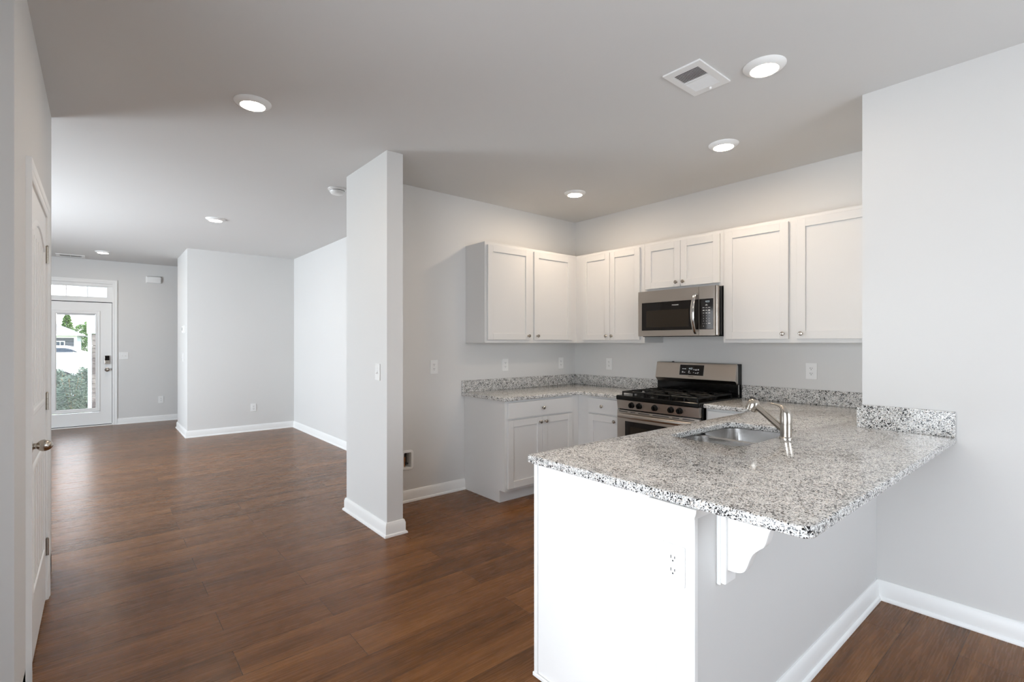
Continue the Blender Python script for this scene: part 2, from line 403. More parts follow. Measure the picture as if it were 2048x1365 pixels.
# ------------------------------------------------------------------ closet door at the left (door_2)
def closet_door():
    f = lambda a, d, z: (XL+d, a, z)
    H = 2.035
    root = thing('door_2', 'white arched two-panel closet door seen edge-on at the left', 'door', (XL, DY0, 0), kind='structure')
    off = root.location
    s = MB(f); s.box(DY0, DY1-.003, -.032, .003, .012, H, .001)
    sb = MB(lambda a, z, d: (XL+d, a, z))
    def bead(path): sb.sweep(path, [(-.016, .0025), (-.012, .008), (-.004, .0095), (.004, .0085), (.016, .0025)], closed=True)
    a0, a1 = DY0+.115, DY1-.118
    arch = [(a0, 1.845)]
    for k in range(1, 14):
        t = k/14; arch.append((a0+(a1-a0)*t, 1.845+.075*math.sin(PI*t)))
    arch += [(a1, 1.845), (a1, 1.07), (a0, 1.07)]
    bead(arch); bead([(a0, .30), (a0, .84), (a1, .84), (a1, .30)])
    for k in range(1, 6):
        y = a0+(a1-a0)*k/6
        s.box(y-.004, y+.004, .003, .005, .33, .81); s.box(y-.004, y+.004, .003, .005, 1.1, 1.84)
    s.done('door_panel', 'trim', root, off)
    sb.done('panel_moulding', 'trim', root, off, smooth=True)
    # jamb + casing
    j = MB(f); j.box(DY0-.02, DY0-.003, -.12, 0.002, 0, 2.05).box(DY1, DY1+.02, -.12, .002, 0, 2.05).box(DY0-.02, DY1+.02, -.12, .002, H+.003, 2.05)
    j.done('jamb', 'trim', root, off)
    cs = MB(lambda a, b, d: (XL+d, a, b))
    CP = [(0, 0), (0, .009), (.006, .013), (.022, .015), (.030, .012), (.034, .015), (.046, .018), (.060, .018), (.060, 0)]
    cs.sweep([(DY1+.008, 0), (DY1+.008, H+.008), (DY0-.008, H+.008), (DY0-.008, 0)], [(-o, d) for o, d in CP])
    cs.done('casing', 'trim', root, off, smooth=True)
    for z in (1.84, 1.06, .285):
        h = MB(f); h.box(DY1-.002, DY1+.001, -.025, .004, z-.045, z+.045)
        h.lathe((DY1+.001, .009, z-.045), (0, 0, 1), [(.0065, 0), (.0065, .029), (.0058, .0295), (.0058, .0305), (.0065, .031), (.0065, .059), (.0058, .0595), (.0058, .0605), (.0065, .061), (.0065, .09)], 14)
        h.lathe((DY1+.001, .009, z+.045), (0, 0, 1), [(.004, 0), (.0055, .002), (.003, .006)], 10)
        h.box(DY1-.014, DY1-.001, .003, .0045, z-.045, z+.045); h.box(DY1+.002, DY1+.016, .003, .0062, z-.045, z+.045)
        o = h.done('hinge', 'nickel', root, off, smooth=True); o['label'] = 'satin nickel butt hinge'
    y, z = DY0+.066, .945
    k = MB(f); k.lathe((y, .003, z), (0, 1, 0), [(.033, 0), (.033, .002), (.028, .006), (.015, .008), (.012, .010), (.0125, .012), (.0118, .014), (.0118, .018), (.013, .0205), (.018, .025), (.0222, .031), (.0240, .038), (.0238, .045), (.0222, .052), (.0195, .058), (.0155, .063), (.010, .067), (.005, .069), (.001, .0695)], 44)
    o = k.done('knob', 'nickel', root, off, smooth=True); o['label'] = 'oval satin nickel knob'
closet_door()

# ------------------------------------------------------------------ front door (door_1) with transom (window_1)
def front_door():
    root = thing('door_1', 'white front door with a full glass panel and inset blind', 'door', (-.27, YF, 0), kind='structure')
    off = root.location
    f = lambda a, d, z: (a, YF-d, z)
    gx0, gx1, gz0, gz1 = -.509, -.034, .300, 1.840
    s = holed(MB(f), 'y', -.064, -.02, DX0+.003, DX1-.006, .025, 2.034, [(gx0-.05, gx1+.05, gz0-.07, gz1+.06)])
    s.done('door_panel', 'trim', root, off)
    fr = MB(lambda a, b, d: (a, YF-d, b))
    FP = [(-.06, -.03), (-.06, -.014), (-.052, -.008), (-.03, -.012), (-.012, -.012), (0, -.022), (0, -.045), (-.06, -.045)]
    fr.sweep([(gx0, gz0), (gx1, gz0), (gx1, gz1), (gx0, gz1)], [(o, d) for o, d in FP], closed=True)
    fo = fr.done('glass_frame', 'trim', root, off)
    MB(f).box(gx1+.012, gx1+.022, -.010, -.002, gz1-.30, gz1-.20, .002).box(gx1+.014, gx1+.02, -.013, -.007, gz1-1.25, gz1-.05).done('blind_slider', 'plastic', fo, off)
    MB(f).box(gx0, gx1, -.036, -.034, gz0, gz1).box(gx0, gx1, -.062, -.060, gz0, gz1).done('glass_pane', 'glass', root, off)
    b = MB(f); t = -math.radians(1.5)
    z = gz0+.02
    while z < gz1-.02:
        c, sn = .009*math.cos(t), .009*math.sin(t)
        b.loft([[(gx0+.004, -.048-c, z-sn), (gx0+.004, -.048+c, z+sn), (gx0+.004, -.048+c, z+sn+.0007), (gx0+.004, -.048-c, z-sn+.0007)],
                [(gx1-.004, -.048-c, z-sn), (gx1-.004, -.048+c, z+sn), (gx1-.004, -.048+c, z+sn+.0007), (gx1-.004, -.048-c, z-sn+.0007)]])
        z += .0235
    b.box(gx0+.004, gx1-.004, -.054, -.042, gz1-.02, gz1).done('blind', 'plastic', root, off)
    # jambs, transom bar, threshold
    j = MB(f); j.box(DX0-.02, DX0, -.14, .0, 0, DT).box(DX1, DX1+.02, -.14, .0, 0, DT).box(DX0, DX1, -.14, -.002, 2.046, 2.10).box(DX0, DX1, -.14, -.01, DT-.04, DT)
    j.done('jamb', 'trim', root, off)
    MB(f).box(DX0, DX1, -.10, .01, .0, .016, .002).done('threshold', 'trim', root, off)
    MB(f).box(DX0, DX1, -.05, -.030, 2.0345, 2.0455).box(DX1-.0055, DX1, -.05, -.030, .03, 2.0345).done('gap_shade_strip', 'sweep_gap_shade', root, off)  # black strips put in as the shade of the top and side gaps
    MB(f).box(DX0+.004, DX1-.006, -.066, -.018, .017, .0255).done('door_sweep', 'sweep_gap_shade', root, off)
    cs = MB(lambda a, b_, d: (a, YF-d, b_))
    CP = [(0, 0), (0, .009), (.006, .013), (.022, .015), (.030, .012), (.034, .015), (.046, .018), (.060, .018), (.060, 0)]
    cs.sweep([(DX1+.004, 0), (DX1+.004, DT+.008), (DX0-.004, DT+.008), (DX0-.004, 0)], [(-o, d) for o, d in CP][::-1])
    cs.done('casing', 'trim', root, off, smooth=True)
    lx = DX1-.068
    lk = MB(f); lk.box(lx-.034, lx+.034, -.02, .012, 1.02, 1.16, .006, 2)
    lo = lk.done('smart_lock', 'nickel', root, off); lo['label'] = 'square keypad deadbolt'
    MB(f).box(lx-.030, lx+.030, .0115, .0135, 1.078, 1.155, .001).done('keypad_cover', 'glassblack', lo, off)
    MB(f).box(lx-.022, lx+.022, .012, .026, 1.045, 1.062, .004, 2).done('thumb_turn', 'chrome', lo, off)
    kb = MB(f); kb.lathe((lx, -.02, .925), (0, 1, 0), [(.032, 0), (.032, .004), (.026, .008), (.012, .011), (.012, .024), (.022, .032), (.027, .042), (.026, .052), (.016, .06), (.001, .061)], 24)
    o = kb.done('knob', 'nickel', root, off, smooth=True)
    MB(f).box(DX1-.007, DX1-.001, -.04, -.012, .90, .955).done('strike_plate', 'slot', root, off)
    # transom
    tr = thing('window_1', 'three-light transom window above the front door', 'window', (-.27, YF, 2.1), kind='structure')
    o2 = tr.location; zz0, zz1 = 2.128, 2.292
    g = holed(MB(f), 'y', -.09, -.03, DX0, DX1, 2.10, DT-.04, [(-.652, .112, zz0, zz1)])
    g.box(-.401, -.389, -.07, -.045, zz0, zz1).box(-.140, -.128, -.07, -.045, zz0, zz1)
    g.done('window_frame', 'trim', tr, o2)
    MB(f).box(-.652, .112, -.060, -.056, zz0, zz1).done('glass_pane', 'glass', tr, o2)
front_door()

# ------------------------------------------------------------------ outlets and switches (local frame: x right, -y out of the wall, z up)
def outlet(name, label, loc, rz, group='white wall outlets'):
    t = thing(name, label, 'outlet', loc, rz, group)
    MB().box(-.039, .039, -.006, 0, -.0615, .0615, .0025, 2).done('cover_plate', 'plastic', t)
    for s in (-1, 1):
        zc = s*.0195
        pts = []
        for k in range(20):
            a = 2*PI*k/20; pts.append((.0172*math.cos(a), zc+max(-.0135, min(.0135, .0172*math.sin(a)))))
        so = MB().prism(pts, 1, -.0078, -.0055).done('socket', 'plastic', t)
        d = MB(); d.box(-.0078, -.0052, -.0083, -.0075, zc-.001, zc+.0085); d.box(.0052, .0078, -.0083, -.0075, zc, zc+.0075)
        d.lathe((0, -.0075, zc-.0075), (0, -1, 0), [(.0027, 0), (.0027, .0008)], 10)
        d.done('slot', 'slot', so)
    MB().lathe((0, -.006, 0), (0, -1, 0), [(.003, 0), (.0025, .0012)], 10).done('screw', 'plastic', t)
    return t
def switch(name, label, loc, rz, n=1, group='white light switches'):
    t = thing(name, label, 'switch', loc, rz, group); w_ = .039 if n == 1 else .062
    MB().box(-w_, w_, -.006, 0, -.0615, .0615, .0025, 2).done('cover_plate', 'plastic', t)
    for k in range(n):
        x = 0 if n == 1 else (-.023 if k == 0 else .023)
        MB().box(x-.0055, x+.0055, -.0075, -.005, -.0125, .0125).done('toggle_slot', 'plastic', t)
        MB().loft([[(x-.004, -.006, -.004), (x+.004, -.006, -.004), (x+.004, -.006, .005), (x-.004, -.006, .005)], [(x-.003, -.017, -.014), (x+.003, -.017, -.014), (x+.003, -.018, -.006), (x-.003, -.018, -.006)]]).done('toggle', 'plastic', t)
    for z in (-.03, .03):
        MB().lathe((0 if n == 1 else -.023, -.006, z), (0, -1, 0), [(.003, 0), (.0025, .001)], 10).done('screw', 'plastic', t)
    return t
R_X, R_Y = -PI/2, 0      # facing -X, facing -Y
o1 = outlet('outlet', 'white outlet on the fridge wall between the wall stub and the cabinets', (2.310, YA, 1.155), R_Y)
for nm, lb, loc, rz in [
    ('outlet', 'white outlet above the left backsplash, left of the two there', (3.133, YA, 1.151), R_Y),
    ('outlet', 'white outlet above the left backsplash, nearest the inner corner', (3.924, YA, 1.148), R_Y),
    ('outlet', 'white outlet on the range wall left of the stainless gas range', (XB, 3.368, 1.148), R_X),
    ('outlet', 'white outlet on the range wall right of the gas range', (XB, 1.430, 1.156), R_X),
    ('outlet', 'low white outlet on the bright living room wall', (1.85, YH0, .367), R_Y),
    ('outlet', 'low white outlet on the entry wall right of the front door', (.847, YF, .376), R_Y),
    ('outlet', 'large white outlet on the white end of the peninsula', (1.371, .857, .686), R_X)]:
    dup(o1, loc, rz, lb)
switch('light_switch', 'white toggle switch plate on the wall stub', (XC0, 3.398, 1.158), R_X)
switch('light_switch', 'white double switch plate right of the front door', (.333, YF, 1.153), R_Y, 2)
switch('light_switch', 'white switch plate below the thermostat', (XH, 8.91, 1.154), R_X)

# thermostat, door chime, water box
th = thing('thermostat', 'small white wall thermostat on the edge of the living room wall', 'thermostat', (XH, 8.72, 1.567), R_X)
MB().box(-.075, .075, -.012, 0, -.06, .06, .004, 2).done('wall_plate', 'plastic', th)
MB().box(-.06, .06, -.034, -.012, -.05, .05, .006, 2).done('housing', 'plastic', th)
MB().box(-.04, .04, -.0348, -.0338, -.015, .03).done('screen', mat('grey_screen', (.25, .27, .26), .3), th)
ch = thing('door_chime', 'white rounded box of the door chime high on the entry wall', 'door chime', (.742, YF, 2.465), 0)
MB().box(-.108, .108, -.05, 0, -.056, .056, .018, 4).done('cover', 'plastic', ch, smooth=True)
MB().box(-.112, .112, -.006, 0, -.06, .06, .002).done('back_plate', 'plastic', ch)
def water_box():
    cx, cz = (WB[0]+WB[1])/2, (WB[2]+WB[3])/2
    t = thing('water_box', 'white recessed water outlet box low beside the wall stub', 'water box', (cx, YA, cz))
    hw, hh = .058, .085
    def rr(w_, h_, r, y, n=6):
        p = []
        for cx_, cz_, a0 in ((w_-r, h_-r, 0), (-w_+r, h_-r, PI/2), (-w_+r, -h_+r, PI), (w_-r, -h_+r, 3*PI/2)):
            for k in range(n+1):
                a = a0+PI/2*k/n; p.append((cx_+r*math.cos(a), y, cz_+r*math.sin(a)))
        return p
    MB().loft([rr(hw, hh, .03, 0), rr(hw, hh, .03, -.003), rr(hw-.003, hh-.003, .028, -.006), rr(.036, .065, .01, -.007), rr(.0345, .0635, .01, 0), rr(.0345, .0635, .01, .08)], False, False).done('frame', 'plastic', t, smooth=True)
    MB().box(-.0345, .0345, .079, .082, -.0635, .0635).done('back_plate', 'cavity', t)
    p = MB(); p.tube([(-.008, .045, -.063), (-.008, .045, -.02)], .009); p.tube([(-.008, .045, -.02), (-.008, .045, .02)], [.013, .013], 8)
    p.tube([(-.02, .045, 0), (-.03, .045, 0)], .008)
    v = p.done('valve', 'copper', t, smooth=True)
    MB().box(.0, .024, .025, .033, -.045, -.03, .003).done('valve_handle', 'slot', v)
water_box()

# ------------------------------------------------------------------ ceiling fixtures
def ceiling_light(label, x, y, lens='lens'):
    t = thing('recessed_light', label, 'ceiling light', (x, y, HC), 0, 'round recessed ceiling lights')
    MB().lathe((0, 0, 0), (0, 0, -1), [(.097, 0), (.097, .003), (.094, .007), (.080, .017), (.068, .022), (.064, .0225), (.062, .019)], 48, True, False).done('trim_ring', 'trim', t, smooth=True)
    MB().lathe((0, 0, -.018), (0, 0, -1), [(.063, 0), (.063, .003), (.05, .0055), (.001, .0065)], 40).done('lens', lens, t, smooth=True)
    return t
ceiling_light('round ceiling light nearest the square air register, largest of the kitchen lights', 2.515, 1.075, 'lens_soft')
cl = ceiling_light('round ceiling light alone over the walkway left of the wall stub', .672, 3.095)
cl2 = ceiling_light('round ceiling light above the microwave, middle of the kitchen three', 3.295, 1.68, 'lens_bright')
dup(cl2, (3.325, 3.09, HC), 0, 'round ceiling light deepest in the kitchen, above the corner cabinets')
for lb, x, y in [('round ceiling light in the living room, left of the smoke detector', .991, 6.27),
                 ('small far round ceiling light in front of the entry door', .056, 9.6),
                 ('round dining area ceiling light just above the top edge of the picture', .95, 1.55)]:
    dup(cl, (x, y, HC), 0, lb)
def register(name, label, x0, x1, y0, y1, n, lever=True):
    cx, cy = (x0+x1)/2, (y0+y1)/2
    t = thing(name, label, 'air vent', (cx, cy, HC), 0, 'ceiling air registers')
    hx, hy = (x1-x0)/2, (y1-y0)/2; ix, iy = hx-.042, hy-.034
    MB().box(-ix, ix, -iy, iy, -.0022, -.0008).done('duct_shade_plate', 'slot', t)  # dark plate in place of the shaded duct above the louvres
    b = MB()
    for q in ((-hx, -ix, -hy, hy), (ix, hx, -hy, hy), (-ix, ix, -hy, -iy), (-ix, ix, iy, hy)):
        b.box(q[0], q[1], q[2], q[3], -.008, 0)
    b.box(-.006, .006, -iy, iy, -.008, -.002)
    b.done('frame', 'trim', t)
    for s in (-1, 1):
        l = MB()
        for k in range(n):
            x = s*(.012+(ix-.012)*(k+.5)/n); h = (ix-.012)/n*(.50 if s < 0 else .28)
            xa, xb = x-h, x+h
            z0, z1 = (-.0085, -.0035) if s < 0 else (-.0035, -.0085)
            if not lever: xa, xb, z0, z1 = x-.003, x+.003, -.005, -.005
            l.loft([[(xa, -iy, z0), (xb, -iy, z1), (xb, -iy, z1+.001), (xa, -iy, z0+.001)], [(xa, iy, z0), (xb, iy, z1), (xb, iy, z1+.001), (xa, iy, z0+.001)]])
        l.done('louvre_bank', 'trim', t)
    if lever: MB().lathe((ix+.016, -.005, -.008), (0, 0, -1), [(.006, 0), (.006, .006), (.004, .009)], 14).done('damper_lever', 'plastic', t, smooth=True)
register('ceiling_register', 'square white air register in the kitchen ceiling beside the largest light', 2.21, 2.515, 1.245, 1.447, 9)
register('ceiling_register', 'far thin air register in the ceiling before the front door', -.50, -.16, 10.22, 10.50, 8, False)
sd = thing('smoke_detector', 'round white smoke detector on the ceiling by the wall stub', 'smoke detector', (1.625, 4.36, HC))
MB().lathe((0, 0, 0), (0, 0, -1), [(.078, 0), (.078, .010), (.072, .014)], 36).done('mounting_base', 'plastic', sd, smooth=True)
MB().lathe((0, 0, -.012), (0, 0, -1), [(.064, 0), (.064, .012), (.060, .020), (.050, .034), (.040, .038), (.001, .040)], 36).done('cover', 'plastic', sd, smooth=True)
MB().lathe((0, 0, -.0185), (0, 0, -1), [(.0646, 0), (.0646, .0035)], 36).done('sensor_slot', 'slot', sd)
MB().lathe((.018, 0, -.049), (0, 0, -1), [(.011, 0), (.011, .003), (.001, .004)], 16).done('test_button', 'plastic', sd)

# ------------------------------------------------------------------ cabinets
fA = lambda a, d, z: (a, YA-d, z)
fB = lambda a, d, z: (XB-d, a, z)
def cab_knob(par, f, a, d, z, off):
    b = MB(f); b.lathe((a, d, z), (0, 1, 0), [(.0075, 0), (.0075, .002), (.0045, .004), (.0045, .013), (.009, .017), (.0145, .022), (.0150, .026), (.0125, .030), (.006, .032), (.001, .0322)], 20)
    o = b.done('knob', 'nickel', par, off, smooth=True); o['label'] = 'small round satin nickel knob'
def shaker(par, f, a0, a1, d, z0, z1, off, knob=None, name='door', st=.058):
    """recessed-panel front standing d..d+.019 off the wall"""
    b = MB(f)
    b.box(a0, a0+st, d, d+.019, z0, z1, .0012).box(a1-st, a1, d, d+.019, z0, z1, .0012)
    b.box(a0+st, a1-st, d, d+.019, z0, z0+st, .0012).box(a0+st, a1-st, d, d+.019, z1-st, z1, .0012)
    b.box(a0+st-.004, a1-st+.004, d+.002, d+.0095, z0+st-.004, z1-st+.004)
    o = b.done(name, 'cab', par, off)
    if knob: cab_knob(o, f, knob[0], d+.019, knob[1], off)
    return o
def slab(par, f, a0, a1, d, z0, z1, off, knob=None):
    b = MB(f); b.box(a0, a1, d, d+.019, z0, z1, .0012); o = b.done('drawer', 'cab', par, off)
    if knob: cab_knob(o, f, knob[0], d+.019, knob[1], off)
    return o
UD = .299; UZ0, UZ1 = CAM_H, 2.281
def upper(f, label, a0, a1, z0, doors, loc):
    t = thing('wall_cabinet', label, 'cabinet', loc, 0, 'white wall cabinets'); off = loc
    b = MB(f)
    b.box(a0, a1, .001, UD, z0+.012, UZ1)
    b.box(a0, a0+.016, .001, UD, z0, z0+.012).box(a1-.016, a1, .001, UD, z0, z0+.012).box(a0+.016, a1-.016, UD-.019, UD, z0, z0+.012)
    b.done('cabinet_box', 'cab', t, off)
    for (p, q, zb, ka) in doors: shaker(t, f, p, q, UD+.0006, zb, UZ1-.026, off, (ka, zb+.038))
    return t
fZ = UZ0+.028
upper(fA, 'white two-door wall cabinet left of the inner corner', 2.655, 3.858, UZ0, [(2.679, 3.190, fZ, 3.158), (3.243, 3.768, fZ, 3.275)], (2.655, YA, UZ0))
upper(fB, 'white narrow two-door wall cabinet between the inner corner and the microwave', 2.716, 3.560, UZ0, [(2.760, 3.107, fZ, 3.075), (3.110, 3.462, fZ, 3.142)], (XB, 2.716, UZ0))
upper(fB, 'short white two-door wall cabinet directly above the microwave', 1.967, 2.715, 1.832, [(1.990, 2.340, 1.858, 2.308), (2.343, 2.694, 1.858, 2.375)], (XB, 1.967, 1.832))
upper(fB, 'wide white two-door wall cabinet right of the microwave', YS+.003, 1.966, UZ0, [(.905, 1.418, fZ, 1.385), (1.474, 1.945, fZ, 1.507)], (XB, YS, UZ0))

def base_box(t, f, a0, a1, depth, off, toe=True):
    b = MB(f); b.box(a0, a1, .001, depth, .105, ZCB-.0005, .0008); b.box(a0, a1, .001, depth-.07, 0, .106)
    b.done('cabinet_box', 'cab', t, off)
BD = .602
loc = (2.646, YA, 0)
t = thing('base_cabinet', 'white base cabinet with one drawer over two doors, under the left worktop', 'cabinet', loc, 0, 'white base cabinets')
base_box(t, fA, 2.646, 4.155, BD, loc)
MB(fA).box(2.640, 2.6462, .001, BD-.07, 0, .1055).box(2.640, 2.6462, .001, BD, .105, ZCB-.001).done('end_panel', 'cab', t, loc)
slab(t, fA, 2.667, 3.455, BD+.0006, .722, .858, loc, (3.062, .790))
shaker(t, fA, 2.667, 3.060, BD+.0006, .128, .708, loc, (3.028, .668)); shaker(t, fA, 3.063, 3.455, BD+.0006, .128, .708, loc, (3.095, .668))
loc = (XB, 2.75, 0)
t = thing('base_cabinet', 'white base cabinet between the inner corner and the range', 'cabinet', loc, 0, 'white base cabinets')
base_box(t, fB, 2.748, 3.2575, .602, loc)
slab(t, fB, 2.768, 3.115, .6026, .722, .858, loc, (2.942, .790)); shaker(t, fB, 2.768, 3.115, .6026, .128, .708, loc, (2.80, .668))
loc = (XB, 1.75, 0)
t = thing('base_cabinet', 'white base cabinet right of the gas range', 'cabinet', loc, 0, 'white base cabinets')
base_box(t, fB, 1.53, 1.948, .602, loc)
slab(t, fB, 1.548, 1.930, .6026, .722, .858, loc, (1.74, .790)); shaker(t, fB, 1.548, 1.930, .6026, .128, .708, loc, (1.90, .668))
# peninsula cabinet (doors face the range)
loc = (1.39, .9, 0)
t = thing('base_cabinet', 'white peninsula cabinet with the blank white end panel nearest the camera', 'cabinet', loc, 0, 'white base cabinets')
fP = lambda a, d, z: (a, .907+d, z)
bb = MB(fP); bb.box(1.392, 1.41, 0, .602, .105, ZCB-.001).box(2.93, 4.15, 0, .602, .105, ZCB-.001).box(1.41, 2.93, .58, .602, .105, ZCB-.001).box(1.41, 2.93, 0, .012, .105, ZCB-.001).box(1.392, 4.15, 0, .602, .09, .106).box(1.392, 4.15, 0, .532, 0, .09)
bb.done('cabinet_box', 'cab', t, loc)
MB().box(1.384, 1.3922, .938, 1.490, 0, ZCB-.001, .0008).box(1.380, 1.3922, 1.4915, 1.511, .0, ZCB-.001, .0008).done('end_panel', 'trim', t, loc)
MB().box(1.373, 1.384, .938, 1.515, 0, .018, .004).done('shoe_moulding', 'trim', t, loc)
for k in range(4):
    a0 = 1.43+k*.46; shaker(t, fP, a0, a0+.45, .6026, .128, .708, loc, (a0+(.42 if k % 2 == 0 else .03), .668)); slab(t, fP, a0, a0+.45, .6026, .722, .858, loc, (a0+.225, .79))

# ------------------------------------------------------------------ granite worktops
def poly_slab(outer, holes, z0, z1, bev):
    cu = bpy.data.curves.new('outline', 'CURVE'); cu.dimensions = '2D'; cu.fill_mode = 'BOTH'
    cu.extrude = (z1-z0)/2-bev; cu.bevel_depth = bev; cu.bevel_resolution = 3; cu.offset = -bev
    for k, loop in enumerate([outer]+holes):
        sp = cu.splines.new('POLY'); sp.points.add(len(loop)-1); sp.use_cyclic_u = True
        for p, q in zip(sp.points, loop): p.co = (q[0], q[1], 0, 1)
    o = bpy.data.objects.new('outline', cu); C.objects.link(o)
    dg = bpy.context.evaluated_depsgraph_get(); dg.update()
    me = bpy.data.meshes.new_from_object(o.evaluated_get(dg))
    bpy.data.objects.remove(o); bpy.data.curves.remove(cu)
    bm = bmesh.new(); bm.from_mesh(me); bpy.data.meshes.remove(me)
    bmesh.ops.remove_doubles(bm, verts=bm.verts[:], dist=1e-5)
    bmesh.ops.translate(bm, verts=bm.verts[:], vec=(0, 0, (z0+z1)/2))
    b = MB(); b.bm.free(); b.bm = bm
    return b
def rounded(pts, rads, n=7):
    out = []; m = len(pts)
    for i in range(m):
        p = Vector(pts[i]); r = rads[i]
        if r <= 0: out.append(tuple(p)); continue
        a = (Vector(pts[i-1])-p).normalized(); b = (Vector(pts[(i+1) % m])-p).normalized()
        s, e, c = p+a*r, p+b*r, p+a*r+b*r
        for k in range(n+1):
            t_ = k/n*PI/2; v = c-b*r*math.cos(t_)-a*r*math.sin(t_); out.append(tuple(v))
    return out
BSZ = 1.018
loc = (2.61, YA, ZCB)
ct = thing('worktop', 'speckled granite worktop left of the range with its backsplash', 'countertop', loc, 0, 'granite worktops')
poly_slab(rounded([(2.607, YA-.001), (2.607, YA-.638), (XB-.638, YA-.638), (XB-.638, 2.738), (XB-.001, 2.738), (XB-.001, YA-.001)], [0, .012, .012, 0, 0, 0]), [], ZCB, ZC, .007).done('slab', 'granite', ct, loc, smooth=True)
MB().box(2.607, XB-.0215, YA-.021, YA-.001, ZC, BSZ, .0015).box(XB-.021, XB-.001, 2.738, YA-.001, ZC, BSZ, .0015).done('backsplash', 'granite', ct, loc)
loc = (2.4, 1.0, ZCB)
ct = thing('worktop', 'large speckled granite peninsula worktop with the double sink cut into it', 'countertop', loc, 0, 'granite worktops')
PX, PY0, PY1 = 1.358, .468, 1.537
HX0, HX1, HY0, HY1 = 2.18, 2.85, 1.035, 1.408
outer = rounded([(PX, PY1), (PX, PY0), (XR-.001, PY0), (XR-.001, YS+.002), (XB-.001, YS+.002), (XB-.001, 1.952), (XB-.638, 1.952), (XB-.638, PY1)], [.022, .035, 0, 0, 0, 0, 0, .012])
hole = rounded([(HX0, HY0), (HX1, HY0), (HX1, HY1), (HX0, HY1)], [.07, .07, .07, .07])
poly_slab(outer, [hole], ZCB, ZC, .007).done('slab', 'granite', ct, loc, smooth=True)
MB().box(XB-.021, XB-.001, YS+.022, 1.952, ZC, BSZ, .0015).box(XR-.021, XB-.021, YS+.001, YS+.021, ZC, BSZ, .0015).done('backsplash', 'granite', ct, loc)
MB().box(XR-.021, XR-.001, .468, YS+.0005, ZC, 1.034, .0015).done('side_splash', 'granite', ct, loc)

# sink
def sink():
    loc = (2.515, 1.22, ZCB)
    t = thing('kitchen_sink', 'double-bowl stainless sink set under the granite peninsula', 'sink', loc)
    def rr(x0, x1, y0, y1, r, z, n=6):
        return [(p[0], p[1], z) for p in rounded([(x0, y0), (x1, y0), (x1, y1), (x0, y1)], [r]*4, n)]
    e = .012; mid = 2.512
    for (x0, x1) in ((HX0-e, mid-.014), (mid+.014, HX1+e)):
        y0, y1 = HY0-e, HY1+e
        b = MB(); zt = ZCB-.006
        rings = [rr(x0-.0005, x1+.0005, y0-.0005, y1+.0005, .07, zt), rr(x0, x1, y0, y1, .07, zt-.01), rr(x0+.006, x1-.006, y0+.006, y1-.006, .07, .72), rr(x0+.02, x1-.02, y0+.02, y1-.02, .075, .695), rr(x0+.06, x1-.06, y0+.06, y1-.06, .05, .688)]
        b.loft(rings, False, True); bo = b.done('bowl', 'sink', t, loc, smooth=True)
        cx, cy = (x0+x1)/2, (y0+y1)/2
        MB().lathe((cx, cy, .6885), (0, 0, 1), [(.055, 0), (.055, .003), (.045, .004), (.038, .001), (.001, .0005)], 28).done('drain', 'chrome', bo, loc, smooth=True)
    # rim and divider between bowls
    r = MB(); r.box(mid-.0145, mid+.0145, HY0-.02, HY1+.02, ZCB-.024, ZCB-.0055, .004, 2)
    for q in ((HX0-.04, HX0-e-.0005, HY0-.03, HY1+.03), (HX1+e+.0005, HX1+.04, HY0-.03, HY1+.03), (HX0-.04, HX1+.04, HY0-.03, HY0-e-.0005), (HX0-.04, HX1+.04, HY1+e+.0005, HY1+.03)):
        r.box(q[0], q[1], q[2], q[3], ZCB-.007, ZCB-.0008)
    r.done('rim', 'sink', t, loc)
sink()

